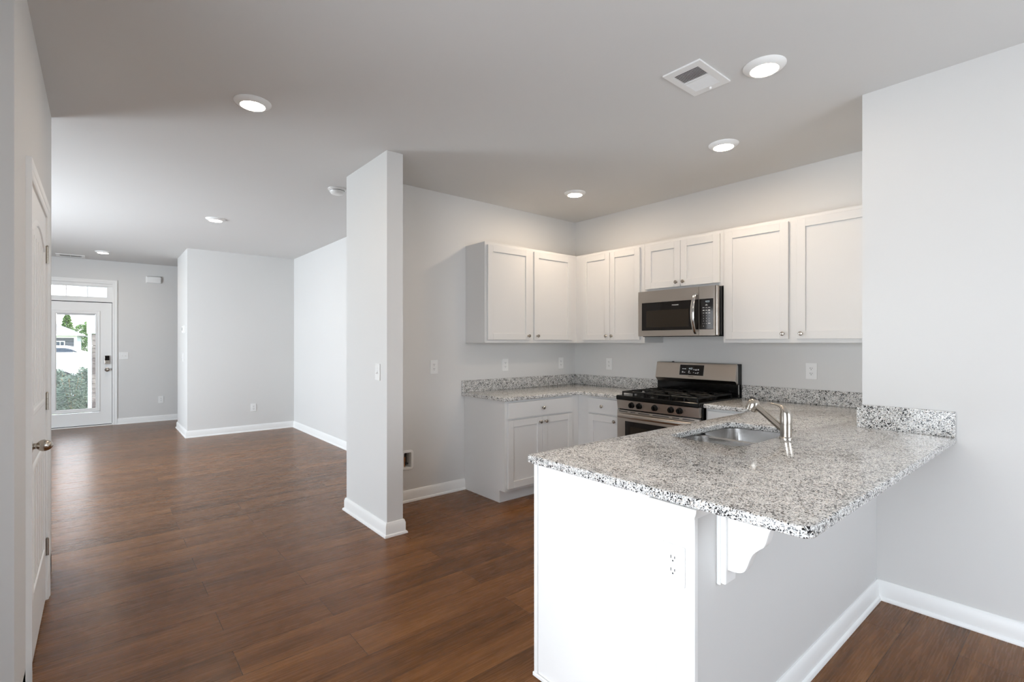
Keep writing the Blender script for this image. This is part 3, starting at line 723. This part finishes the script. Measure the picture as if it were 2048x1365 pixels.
def faucet():
    fx, fy = 2.540, .985; loc = (fx, fy, ZC)
    t = thing('faucet', 'satin nickel single-lever pull-out faucet behind the sink', 'faucet', loc)
    P = lambda *a: Vector(a)+Vector((fx, fy, ZC))
    MB().lathe(P(0, 0, 0), (0, 0, 1), [(.0300, 0), (.0300, .006), (.0275, .011), (.0262, .012), (.0262, .030), (.0258, .0305), (.0258, .0315), (.0262, .032), (.0262, .070), (.0256, .0708), (.0256, .0722), (.0262, .073), (.0262, .112), (.0255, .114)], 36).done('body', 'nickel', t, loc, smooth=True)
    # lever: dome leaning forward into a thin flat handle over the sink
    sec = [((0, 0, .113), .0262, .0262), ((0, .001, .124), .0255, .0245), ((0, .005, .136), .0225, .020), ((0, .012, .147), .0175, .0145), ((0, .022, .155), .0135, .0095), ((0, .036, .160), .0115, .006), ((0, .052, .163), .0105, .0042), ((0, .072, .166), .0095, .0032), ((0, .084, .166), .006, .002)]
    rings = []
    for i, (c, rx, rt) in enumerate(sec):
        c = Vector(c); a = Vector(sec[max(i-1, 0)][0]); b_ = Vector(sec[min(i+1, len(sec)-1)][0]); tn = (b_-a).normalized() if i else Vector((0, 0, 1))
        u = Vector((1, 0, 0)); v = tn.cross(u).normalized()
        rings.append([tuple(P(*(c+u*rx*math.cos(2*PI*k/24)+v*rt*math.sin(2*PI*k/24)))) for k in range(24)])
    MB().loft(rings).done('lever', 'nickel', t, loc, smooth=True, angle=60)
    d = Vector((0.10, .80, .60)).normalized()
    s0 = Vector((0, .016, .046)); s1 = s0+d*.170
    sp = MB().tube([P(*s0), P(*(s0+d*.06)), P(*(s0+d*.12)), P(*s1)], [.0165, .016, .0155, .017], 20).done('spout', 'nickel', t, loc, smooth=True)
    hd = (Vector((0, .35, -.94))).normalized(); hc = s1+d*.012
    MB().lathe(P(*(hc-hd*.020)), hd, [(.001, -.004), (.014, -.002), (.023, .005), (.029, .016), (.031, .028), (.0315, .040), (.0300, .0405), (.0300, .043), (.0315, .0435), (.0315, .054), (.028, .057), (.022, .058), (.001, .056)], 30).done('spray_head', 'nickel', t, loc, smooth=True)
    MB().tube([P(*(s1+Vector((0, -.012, .014))+d*.004)), P(*(s1+Vector((0, -.006, .018))+d*.02)), P(*(s1+Vector((0, .0, .016))+d*.034))], [.006, .009, .006], 12).done('spray_button', 'slot', sp, loc, smooth=True)
faucet()

# ------------------------------------------------------------------ corbel
def corbel():
    loc = (1.540, YI, ZCB)
    t = thing('corbel', 'white scrolled wooden bracket under the overhanging granite edge', 'bracket', loc)
    zt = ZCB-.001
    MB().box(1.503, 1.577, YI-.014, YI-.0002, .606, zt, .003).box(1.506, 1.574, YI-.030, YI-.012, .612, zt, .004, 2).done('back_plate', 'trim', t, loc)
    key = [(.030, .656), (.060, .658), (.078, .666), (.089, .684), (.097, .708), (.108, .731), (.124, .748), (.139, .762), (.147, .782), (.153, .805), (.164, .828), (.182, .848), (.196, .862), (.202, zt)]
    pts = []
    for i in range(len(key)-1):
        p0, p1, p2, p3 = (Vector(key[max(i-1, 0)]), Vector(key[i]), Vector(key[i+1]), Vector(key[min(i+2, len(key)-1)]))
        for k in range(4):
            u = k/4; q = .5*((2*p1)+(p2-p0)*u+(2*p0-5*p1+4*p2-p3)*u*u+(3*p1-p0-3*p2+p3)*u**3); pts.append((YI-q.x, q.y))
    pts.append((YI-key[-1][0], zt))
    MB().prism(pts+[(YI-.030, zt)], 0, 1.521, 1.561).done('scroll', 'trim', t, loc)
    rim = MB(lambda b, c, a: (a, b, c)); rim.sweep(pts, [(-.0005, 1.5265), (.0045, 1.5275), (.0045, 1.5545), (-.0005, 1.5555)] if False else [(.0005, 1.5265), (-.0045, 1.5275), (-.0045, 1.5545), (.0005, 1.5555)])
    rim.done('edge_bead', 'trim', t, loc, smooth=True)
corbel()

# ------------------------------------------------------------------ gas range
def gas_range():
    y0, y1 = 1.958, 2.732; loc = (3.8, (y0+y1)/2, 0)
    t = thing('gas_range', 'stainless gas range with black cooktop between the granite worktops', 'range', loc)
    D = lambda x: XB-x      # depth from wall for fB
    f = fB; xf = 3.492
    MB(f).box(y0+.002, y1-.002, .03, D(xf)-.012, .03, .905, .003).done('body', 'black', t, loc)
    for yy in (y0+.05, y1-.05):
        for dd in (.1, D(xf)-.08): MB(f).box(yy-.02, yy+.02, dd-.02, dd+.02, 0, .031).done('foot', 'black', t, loc)
    ck = MB(f); ck.box(y0, y1, .035, D(3.458), .878, .918, .010, 3)
    top = ck.done('cooktop', 'black', t, loc)
    MB(f).prism([(D(xf)-.03, .802), (D(xf)+.012, .802), (D(xf)+.024, .879), (D(xf)-.03, .879)], 0, y0+.002, y1-.002, .003).done('control_panel', 'steel', t, loc)
    for i, y in enumerate((2.574, 2.497, 2.347, 2.199, 2.123)):
        c = (y, D(xf)+.017, .842)
        k = MB(f); k.lathe(c, (0, 1, -.15), [(.026, 0), (.026, .005), (.0225, .008), (.021, .024), (.018, .027), (.001, .0275)], 26)
        k.box(y-.005, y+.005, D(xf)+.03, D(xf)+.055, .822, .862, .002)
        k.box(y+.010, y+.0125, D(xf)+.041, D(xf)+.0462, .832, .85)
        kn = k.done('knob', 'black', t, loc, smooth=True)
    for y in (2.545, 2.468, 2.318, 2.165, 2.088):
        mk = MB(f); mk.box(y-.014, y-.004, D(xf)+.0186, D(xf)+.0200, .852, .854); mk.box(y-.018, y-.008, D(xf)+.0178, D(xf)+.0190, .844, .8455)
        mk.done('dial_mark', 'darkmarks', t, loc)
    # oven door
    dz0, dz1 = .235, .792; dd0, dd1 = D(xf)-.012, D(xf)+.016
    do = MB(f); wy0, wy1, wz0, wz1 = y0+.085, y1-.085, .40, .700
    holed(do, 'y', dd0, dd1, y0+.003, y1-.003, dz0, dz1, [(wy0, wy1, wz0, wz1)])
    door = do.done('oven_door', 'steel', t, loc)
    MB(f).box(wy0-.0, wy1+.0, dd0+.004, dd1-.002, wz0, wz1).done('window_glass', 'glassblack', door, loc)
    MB(f).box(wy0+.055, wy1-.055, dd1-.004, dd1-.0012, wz0+.045, wz1-.045).done('inner_window', 'ovenglass', door, loc)
    vt = MB(f)
    for a, b_ in ((2.62, 2.71), (2.54, 2.59), (2.40, 2.51), (2.22, 2.37), (2.13, 2.19), (2.00, 2.10)): vt.box(a, b_, dd1-.001, dd1+.0012, .777, .783)
    vt.done('vent_slots', 'slot', door, loc)
    h = MB(f); n = 14; pts = []
    for i in range(n+1):
        s = i/n; pts.append((y0+.035+(y1-y0-.07)*s, dd1+.030+.014*math.sin(PI*s), .748))
    rings = []
    for i, p in enumerate(pts):
        rings.append([(p[0], p[1]+.010*math.cos(2*PI*k/14), p[2]+.018*math.sin(2*PI*k/14)) for k in range(14)])
    h.loft(rings)
    for yy in (y0+.045, y1-.045): h.box(yy-.014, yy+.014, dd1-.001, dd1+.034, .733, .763, .004, 2)
    h.done('handle', 'steel', door, loc, smooth=True)
    MB(f).box(y0+.003, y1-.003, dd0, dd1-.004, .05, .226, .003).done('storage_drawer', 'steel', t, loc)
    # backguard
    g = MB(f); g.box(y0, y1, .003, .075, .905, 1.193, .004); bgd = g.done('back_guard', 'black', t, loc)
    fpanel = [(.070, 1.022), (.078, 1.018), (.112, 1.050), (.112, 1.058), (.086, 1.188), (.078, 1.193), (.060, 1.193), (.060, 1.022)]
    fp = MB(f).prism(fpanel, 0, y0+.004, y1-.004, .002).done('front_panel', 'steel', bgd, loc)
    # display set on the leaning face
    n_ = Vector((.130, .026)).normalized()      # (d,z) normal of leaning face
    def on(y, z, lift): s = (1.188-z)/(1.188-1.058); d = .086+.026*s; return (y, d+n_.x*lift, z+n_.y*lift)
    def plate(b, ya, yb, za, zb, l0, l1):
        b.loft([[on(ya, za, l0), on(yb, za, l0), on(yb, zb, l0), on(ya, zb, l0)], [on(ya, za, l1), on(yb, za, l1), on(yb, zb, l1), on(ya, zb, l1)]])
    b = MB(f); plate(b, 2.244, 2.482, 1.079, 1.176, .0, .0018); b.done('display_bezel', 'chrome', bgd, loc)
    b = MB(f); plate(b, 2.248, 2.478, 1.082, 1.173, .0, .0026); ds = b.done('display', 'glassblack', bgd, loc)
    b = MB(f)
    for (yy, zz, wd, hh) in [(2.447, 1.137, .014, .007), (2.426, 1.137, .016, .006), (2.448, 1.113, .012, .004), (2.448, 1.105, .014, .005), (2.429, 1.106, .014, .005),
                             (2.385, 1.117, .010, .009), (2.380, 1.102, .020, .003), (2.391, 1.106, .003, .007), (2.340, 1.133, .008, .007), (2.320, 1.135, .016, .004), (2.320, 1.128, .018, .005), (2.298, 1.133, .012, .010),
                             (2.341, 1.107, .009, .005), (2.319, 1.103, .013, .006), (2.299, 1.108, .014, .004), (2.301, 1.100, .009, .004)]:
        plate(b, yy-wd/2, yy+wd/2, zz-hh/2, zz+hh/2, .0026, .0031)
    b.done('touch_marks', 'marks', bgd, loc)
    Rv = Vector((0, -1, 0)); Uv = Vector((.026, 0, .130)).normalized()
    p = f(*on(2.372, 1.140, .0032)); text_mesh('clock_digits', '4:52', .021, p, Rv, Uv, 'led', bgd, loc)
    p = f(*on(2.366, 1.0705, .0006)); text_mesh('brand_lettering', 'FRIGIDAIRE', .0105, p, Rv, Uv, 'darkmarks', bgd, loc)
    MB(f).lathe((2.585, .04, 1.192), (0, 0, 1), [(.012, 0), (.012, .005), (.006, .008)], 14).done('vent_cap', 'black', bgd, loc)
    MB(f).box(y0-.0005, y0+.004, .055, .070, .94, 1.02).box(y0+.0005, y0+.003, .062, .080, 1.03, 1.185, .001).done('end_trim', 'chrome', bgd, loc)
    # grates + burners
    zg = .952
    for gi in range(3):
        ga0 = y0+.028+gi*(y1-y0-.056)/3+.003; ga1 = y0+.028+(gi+1)*(y1-y0-.056)/3-.003; g0, g1 = .105, D(3.505)
        b = MB(f); tk = .0065
        for a in (ga0+tk, ga1-tk): b.box(a-tk, a+tk, g0, g1, zg-.014, zg, .003)
        for d_ in (g0+tk, g1-tk, (g0+g1)/2): b.box(ga0, ga1, d_-tk, d_+tk, zg-.014, zg, .003)
        am = (ga0+ga1)/2
        for dc in ((g0*3+g1)/4, (g0+g1*3)/4):
            b.box(ga0+.01, am-.03, dc-.005, dc+.005, zg-.012, zg+.002, .002).box(am+.03, ga1-.01, dc-.005, dc+.005, zg-.012, zg+.002, .002)
            b.box(am-.005, am+.005, dc-.115, dc-.03, zg-.012, zg+.002, .002).box(am-.005, am+.005, dc+.03, dc+.115, zg-.012, zg+.002, .002)
        for a in (ga0+tk, am, ga1-tk):
            for d_ in (g0+tk, (g0+g1)/2, g1-tk): b.box(a-.005, a+.005, d_-.005, d_+.005, .9175, zg-.008)
        b.done('grate', 'iron', t, loc)
        for dc in (((g0*3+g1)/4, (g0+g1*3)/4) if gi != 1 else ((g0+g1)/2,)):
            MB(f).lathe((am, dc, .9175), (0, 0, 1), [(.052, 0), (.050, .006), (.036, .010), (.034, .016), (.030, .020), (.001, .021)], 26).done('burner', 'iron', t, loc, smooth=True)
gas_range()

# ------------------------------------------------------------------ microwave
def microwave():
    y0, y1 = 1.9685, 2.7135; z0, z1 = 1.424, 1.829; f = fB; dF = XB-3.757; loc = (3.9, 2.34, z0)
    t = thing('microwave', 'stainless over-the-range microwave with a curved handle', 'microwave', loc)
    MB(f).box(y0+.004, y1-.004, .002, dF-.030, z0+.012, z1-.002, .002).done('housing', 'black', t, loc)
    MB(f).box(y0+.02, y1-.02, .03, dF-.04, z0, z0+.013, .003).done('bottom_grille', 'black', t, loc)
    ys = 2.123
    def fascia(name, a0, a1, h, front):
        b = MB(f); holed(b, 'y', dF-.032, dF, a0, a1, z0+.006, z1, [h])
        return b.done(name, 'steel', t, loc)
    d = fascia('door', ys+.0012, y1, (2.126, 2.676, 1.480, 1.727), 1)
    MB(f).box(2.1255, 2.6755, dF-.030, dF-.0015, 1.4805, 1.7265).done('door_glass', 'glassblack', d, loc)
    MB(f).box(2.214, 2.628, dF-.0017, dF-.0008, 1.508, 1.656).done('window_screen', 'ovenglass', d, loc)
    p = fascia('control_panel', y0+.016, ys-.0012, (2.000, 2.120, 1.480, 1.727), 1)
    MB(f).box(2.0003, 2.1205, dF-.030, dF-.0015, 1.4805, 1.7265, .003).done('keypad', 'glassblack', p, loc)
    MB(f).box(y0, y0+.0155, dF-.040, dF-.004, z0+.006, z1, .005, 2).done('side_trim', 'steel', t, loc)
    # handle
    hb = MB(f); n = 16; rings = []
    for i in range(n+1):
        s = i/n; z = 1.444+(1.782-1.444)*s; bow = math.sin(PI*s)
        dd = dF+.006+.052*bow**.7; yy = 2.150
        hw, ht = .013+.004*bow, .006+.002*bow
        rings.append([(yy+hw*math.cos(2*PI*k/12), dd+ht*math.sin(2*PI*k/12), z) for k in range(12)])
    hb.loft(rings); hb.box(2.139, 2.161, dF-.002, dF+.012, 1.444, 1.462, .003).box(2.139, 2.161, dF-.002, dF+.012, 1.764, 1.782, .003)
    o = hb.done('handle', 'chrome', d, loc, smooth=True, angle=50); o['label'] = 'curved bright metal handle'
    R, U = (0, -1, 0), (0, 0, 1)
    text_mesh('brand_lettering', 'FRIGIDAIRE', .0125, f(2.340, dF-.0008, 1.6935), R, U, 'marks', d, loc)
    text_mesh('clock_digits', '4:53', .021, f(2.050, dF-.0008, 1.704), R, U, 'led', p, loc)
    rows = [1.656, 1.634, 1.612, 1.590, 1.5685, 1.547, 1.527]
    cols = [2.083, 2.059, 2.035]
    b = MB(f)
    def bar(y, z, wd, hh): b.box(y-wd/2, y+wd/2, dF-.0016, dF-.0006, z-hh/2, z+hh/2)
    bar(2.059, 1.681, .012, .0025); bar(2.059, 1.675, .018, .004)
    for r_, (ws, hs) in enumerate([((.016, .014, .019), (.004, .003, .004)), ((.014, .014, .016), (.007, .005, .008)), ((.013, .012, .015), (.003, .008, .006))]):
        for y, wd, hh in zip(cols, ws, hs): bar(y, rows[r_], wd, hh)
    bar(2.035, 1.528, .019, .006); bar(2.0895, 1.527, .004, .002); bar(2.0765, 1.527, .004, .002); bar(2.083, 1.507, .006, .004)
    b.done('button_marks', 'marks', p, loc)
    for i, ch_ in enumerate('123456789'):
        text_mesh('digit_'+['one', 'two', 'three', 'four', 'five', 'six', 'seven', 'eight', 'nine'][i], ch_, .012, f(cols[i % 3], dF-.0008, rows[3+i//3]), R, U, 'marks', p, loc)
    text_mesh('digit_zero', '0', .012, f(cols[1], dF-.0008, rows[6]), R, U, 'marks', p, loc)
microwave()

# ------------------------------------------------------------------ outside the front door
random.seed(7)
def noisy(name, c0, c1, scale, rough=.9):
    m = mat(name, c0, rough, spec=.2); b = bsdf(m); g = N(m, 'ShaderNodeNewGeometry'); n = N(m, 'ShaderNodeTexNoise'); n.inputs['Scale'].default_value = scale; n.inputs['Detail'].default_value = 5
    L(m, g.outputs['Position'], n.inputs['Vector']); r = N(m, 'ShaderNodeValToRGB'); r.color_ramp.elements[0].position = .35; r.color_ramp.elements[1].position = .65
    r.color_ramp.elements[0].color = (*c0, 1); r.color_ramp.elements[1].color = (*c1, 1); L(m, n.outputs[0], r.inputs[0]); L(m, r.outputs[0], b.inputs['Base Color']); return m
M['lawn'] = noisy('lawn', (.10, .16, .05), (.22, .28, .11), 3)
M['road'] = noisy('road', (.35, .35, .36), (.45, .45, .45), 8)
M['concrete'] = noisy('concrete', (.5, .49, .47), (.62, .61, .59), 10)
M['leaf'] = noisy('leaf', (.07, .15, .05), (.24, .36, .11), 3, .6)
M['leaf2'] = noisy('shrub_leaf', (.05, .085, .06), (.17, .22, .16), 9, .6)
M['twig'] = mat('dry_twig', (.30, .22, .12), .8)
M['bark'] = noisy('bark', (.10, .07, .05), (.18, .13, .09), 12)
M['roof'] = noisy('shingles', (.16, .16, .17), (.28, .27, .27), 14)
M['siding'] = mat('dark_siding', (.10, .105, .125), .7)
M['siding2'] = mat('pale_siding', (.30, .37, .40), .7)
M['stone'] = noisy('stone', (.16, .13, .12), (.36, .31, .28), 7)
M['carwhite'] = mat('car_paint', (.80, .81, .83), .2, coat=.5)
M['carglass'] = mat('car_glass', (.03, .045, .07), .08)
M['tyre'] = mat('tyre', (.02, .02, .02), .8)
g = MB(); g.box(-40, 40, YF+.16, 26, -.32, -.14); g.loft([[(-40, 26, -.14), (40, 26, -.14), (40, 26, -.32), (-40, 26, -.32)], [(-40, 70, -1.6), (40, 70, -1.6), (40, 70, -1.9), (-40, 70, -1.9)]])
struct('ground_lawn', g, 'lawn', 'green front lawn beyond the front door glass', 'lawn')
struct('ground_road', MB().box(-40, 40, 18.2, 25.5, -.20, -.125), 'road', 'pale grey street beyond the front door', 'road')
struct('ground_porch', MB().box(-2.5, 1.2, YF+.15, 12.6, -.20, -.01), 'concrete', 'concrete porch slab outside the front door', 'porch')
# porch column: stone pier, slim shaft, white boxed head carrying the porch beam
o_ = (.02, 12.4, -.01)
pc = thing('porch_column', 'white porch column on a stone pier outside the front door', 'column', o_)
ps = MB(); z = -.01
while z < 1.45:
    h = random.uniform(.06, .12); x = -.088
    while x < .25:
        w2 = random.uniform(.08, .2); ps.box(x, min(x+w2-.006, .25), 12.24+random.uniform(-.008, .008), 12.60, z, min(z+h-.006, 1.53), .006); x += w2
    z += h
ps.box(-.080, .24, 12.255, 12.59, -.01, 1.53)
ps.done('stone_pier', 'stone', pc, o_)
MB().box(-.150, -.0885, 12.30, 12.42, -.01, 1.545, .004).done('shaft', 'trim', pc, o_)
MB().box(-.165, .26, 12.22, 12.62, 1.545, 1.95, .006).box(-.30, 3.0, 12.20, 12.64, 2.02, 2.6, .006).box(-.15, .25, 12.24, 12.60, 1.94, 2.03).done('beam', 'trim', pc, o_)

def leaves(name, c, rx, ry, rz, n, size, m, parent, off, hollow=.5):
    b = MB()
    for _ in range(n):
        while True:
            p = Vector((random.uniform(-1, 1), random.uniform(-1, 1), random.uniform(-1, 1)))
            if hollow < p.length < 1: break
        q = Vector((c[0]+p.x*rx, c[1]+p.y*ry, c[2]+p.z*rz))
        d = Vector((random.uniform(-1, 1), random.uniform(-1, 1), random.uniform(-.6, .6))).normalized(); s = size*random.uniform(.6, 1.3)
        e = d.orthogonal().normalized()
        b.loft([[tuple(q-d*s), tuple(q-d*s*.2+e*s*.4), tuple(q+d*s), tuple(q-d*s*.2-e*s*.4)]], True, False)
    return b.done(name, m, parent, off)
def tree(label, x, y, z0, h, r, n, size, cone=False):
    t = thing('tree', label, 'tree', (x, y, z0), 0, 'trees beyond the street')
    MB().tube([(x, y, z0), (x+.05, y, z0+h*.4), (x, y, z0+h*.85)], [r*.10, r*.07, r*.02], 8).done('trunk', 'bark', t, (x, y, z0))
    b = MB()
    for _ in range(n):
        u = random.random(); zz = z0+h*(.16+.84*u); rad = r*((1-u)**.8+.06 if cone else math.sqrt(max(.02, 1-(2*u-1)**2)))
        a = random.uniform(0, 2*PI); rr_ = rad*random.uniform(.45, 1)
        q = Vector((x+rr_*math.cos(a), y+rr_*math.sin(a), zz)); d = Vector((math.cos(a), math.sin(a), random.uniform(-.7, .5))).normalized(); s = size*random.uniform(.5, 1.3); e = d.cross(Vector((random.uniform(-1, 1), random.uniform(-1, 1), 1))).normalized()
        b.loft([[tuple(q-d*s), tuple(q+e*s*.4), tuple(q+d*s), tuple(q-e*s*.4)]], True, False)
    b.done('foliage', 'leaf', t, (x, y, z0))
tree('pointed green tree rising behind the neighbour roof, seen through the door glass', -1.68, 47, -1.2, 4.6, .95, 4200, .10, True)
tree('rounder yellow-green tree right of the neighbour house, beside the porch column', -.42, 44.5, -1.2, 4.15, .62, 4200, .085)
tree('low green tree between the two taller ones beyond the street', -1.02, 51, -1.4, 4.2, .80, 3400, .10)

def house():
    loc = (-4.2, 36, -1.0); t = thing('neighbour_house', 'low house with grey hip roof and dark siding across the street', 'house', loc)
    x0, x1, y0, y1, z0, ze = -7.5, -.84, 34.0, 43.0, -1.1, 1.78
    b = MB(); b.box(x0, x1-.10, y0, y1, z0, ze)
    n = int((ze-z0)/.15)
    for k in range(n): b.loft([[(x0, y0-.035, z0+k*.15), (x1-.10, y0-.035, z0+k*.15), (x1-.10, y0, z0+k*.15+.14), (x0, y0, z0+k*.15+.14)]], True, False)
    b.done('wall', 'siding', t, loc)
    MB().box(x1-.099, x1-.01, y0+.12, y1, z0, ze).done('side_wall', 'siding2', t, loc)
    MB().box(x1-.115, x1, y0-.06, y0+.14, z0, ze).box(x0, x1, y0-.07, y0-.03, ze-.16, ze-.04).done('corner_board', 'trim', t, loc)
    r = MB(); e = .30
    a = [(x0-e, y0-e, ze), (x1+e, y0-e, ze), (x1+e, y1+e, ze), (x0-e, y1+e, ze)]; rid = [(x0+2.8, 38.5, ze+1.62), (x1-2.8, 38.5, ze+1.62)]
    r.loft([[(p[0], p[1], ze-.04) for p in a], a]); r.quad(a[0], a[1], rid[1], rid[0]); r.quad(a[2], a[3], rid[0], rid[1])
    for q in ((a[1], a[2], rid[1]), (a[3], a[0], rid[0])): r.bm.faces.new([r._v(p) for p in q])
    r.done('roof', 'roof', t, loc)
    MB().box(x0-e-.02, x1+e+.02, y0-e-.08, y0-e, ze-.05, ze+.03).done('gutter', 'trim', t, loc)
    w_ = MB(); holed(w_, 'y', y0-.08, y0-.02, -1.66, -1.30, .85, 1.46, [(-1.63, -1.49, .9, 1.42), (-1.465, -1.335, .9, 1.42)])
    wo = w_.done('window', 'trim', t, loc); MB().box(-1.64, -1.33, y0-.045, y0-.038, .89, 1.43).done('pane', 'carglass', wo, loc)
house()
def car():
    yc, yn = 21.2, 20.35; loc = (-2.0, yc, -.125)
    t = thing('parked_car', 'white car parked across the street, seen through the door glass', 'car', loc)
    prof = [(-4.4, .25), (-4.38, .70), (-4.1, .95), (-3.6, 1.02), (-3.0, 1.20), (-2.3, 1.27), (-1.2, 1.29), (-.78, 1.275), (-.60, 1.235), (-.42, 1.12), (-.34, 1.06), (-.16, 1.0), (-.07, .90), (-.05, .60), (-.06, .25), (-.3, .12), (-4.1, .12)]
    MB().prism(prof, 1, yn, yn+1.7, .03).done('body', 'carwhite', t, loc)
    MB().prism([(-3.2, 1.085), (-2.9, 1.17), (-2.3, 1.215), (-1.98, 1.22), (-1.98, 1.085)], 1, yn-.008, yn+.03).done('side_window', 'carglass', t, loc)
    MB().prism([(-1.92, 1.085), (-1.92, 1.22), (-1.2, 1.225), (-.80, 1.21), (-.64, 1.175), (-.48, 1.085)], 1, yn-.008, yn+.03).done('side_window', 'carglass', t, loc)
    for x in (-3.6, -.85):
        for y in (yn-.01, yn+1.52): MB().lathe((x, y, .19), (0, 1, 0), [(.31, 0), (.31, .2)], 24).done('wheel', 'tyre', t, loc)
car()
def shrub(label, x, y, r, h, n, size):
    t = thing('shrub', label, 'shrub', (x, y, -.14), 0, 'shrubs in front of the porch')
    off = (x, y, -.14)
    st = MB()
    for k in range(7):
        a = 2*PI*k/7; st.tube([(x, y, -.14), (x+r*.3*math.cos(a), y+r*.3*math.sin(a), h*.4), (x+r*.7*math.cos(a), y+r*.7*math.sin(a), h*.85)], [.012, .008, .004], 5)
    st.done('stem', 'twig', t, off)
    leaves('foliage', (x, y, h*.5-.07), r, r, h*.5+.05, n, size, 'leaf2', t, off, .2)
shrub('dense green shrub behind the lower door glass, farthest left', -.64, 13.95, .175, .86, 3000, .030)
shrub('dense green shrub behind the lower door glass, beside the stone pier', -.235, 13.95, .175, .88, 3000, .030)
shrub('low dark shrub nearest the front door glass', -.40, 13.05, .24, .80, 3200, .024)
def bare(label, x, y, h):
    t = thing('flowering_shrub', label, 'shrub', (x, y, -.14)); off = (x, y, -.14); st = MB()
    for k in range(16):
        a = random.uniform(0, 2*PI); r = random.uniform(.05, .24); p = [(x, y, -.14), (x+r*.4*math.cos(a), y+r*.4*math.sin(a), h*.5), (x+r*math.cos(a), y+r*math.sin(a), h*random.uniform(.7, 1))]
        st.tube(p, [.005, .003, .001], 5)
    st.done('stem', 'twig', t, off)
    leaves('foliage', (x, y, h*.70), .24, .24, h*.30, 420, .013, noisy('thin_leaf', (.20, .18, .10), (.45, .40, .28), 6), t, off, .2)
bare('thin twiggy shrub left of the stone pier', -.28, 14.55, 1.25)
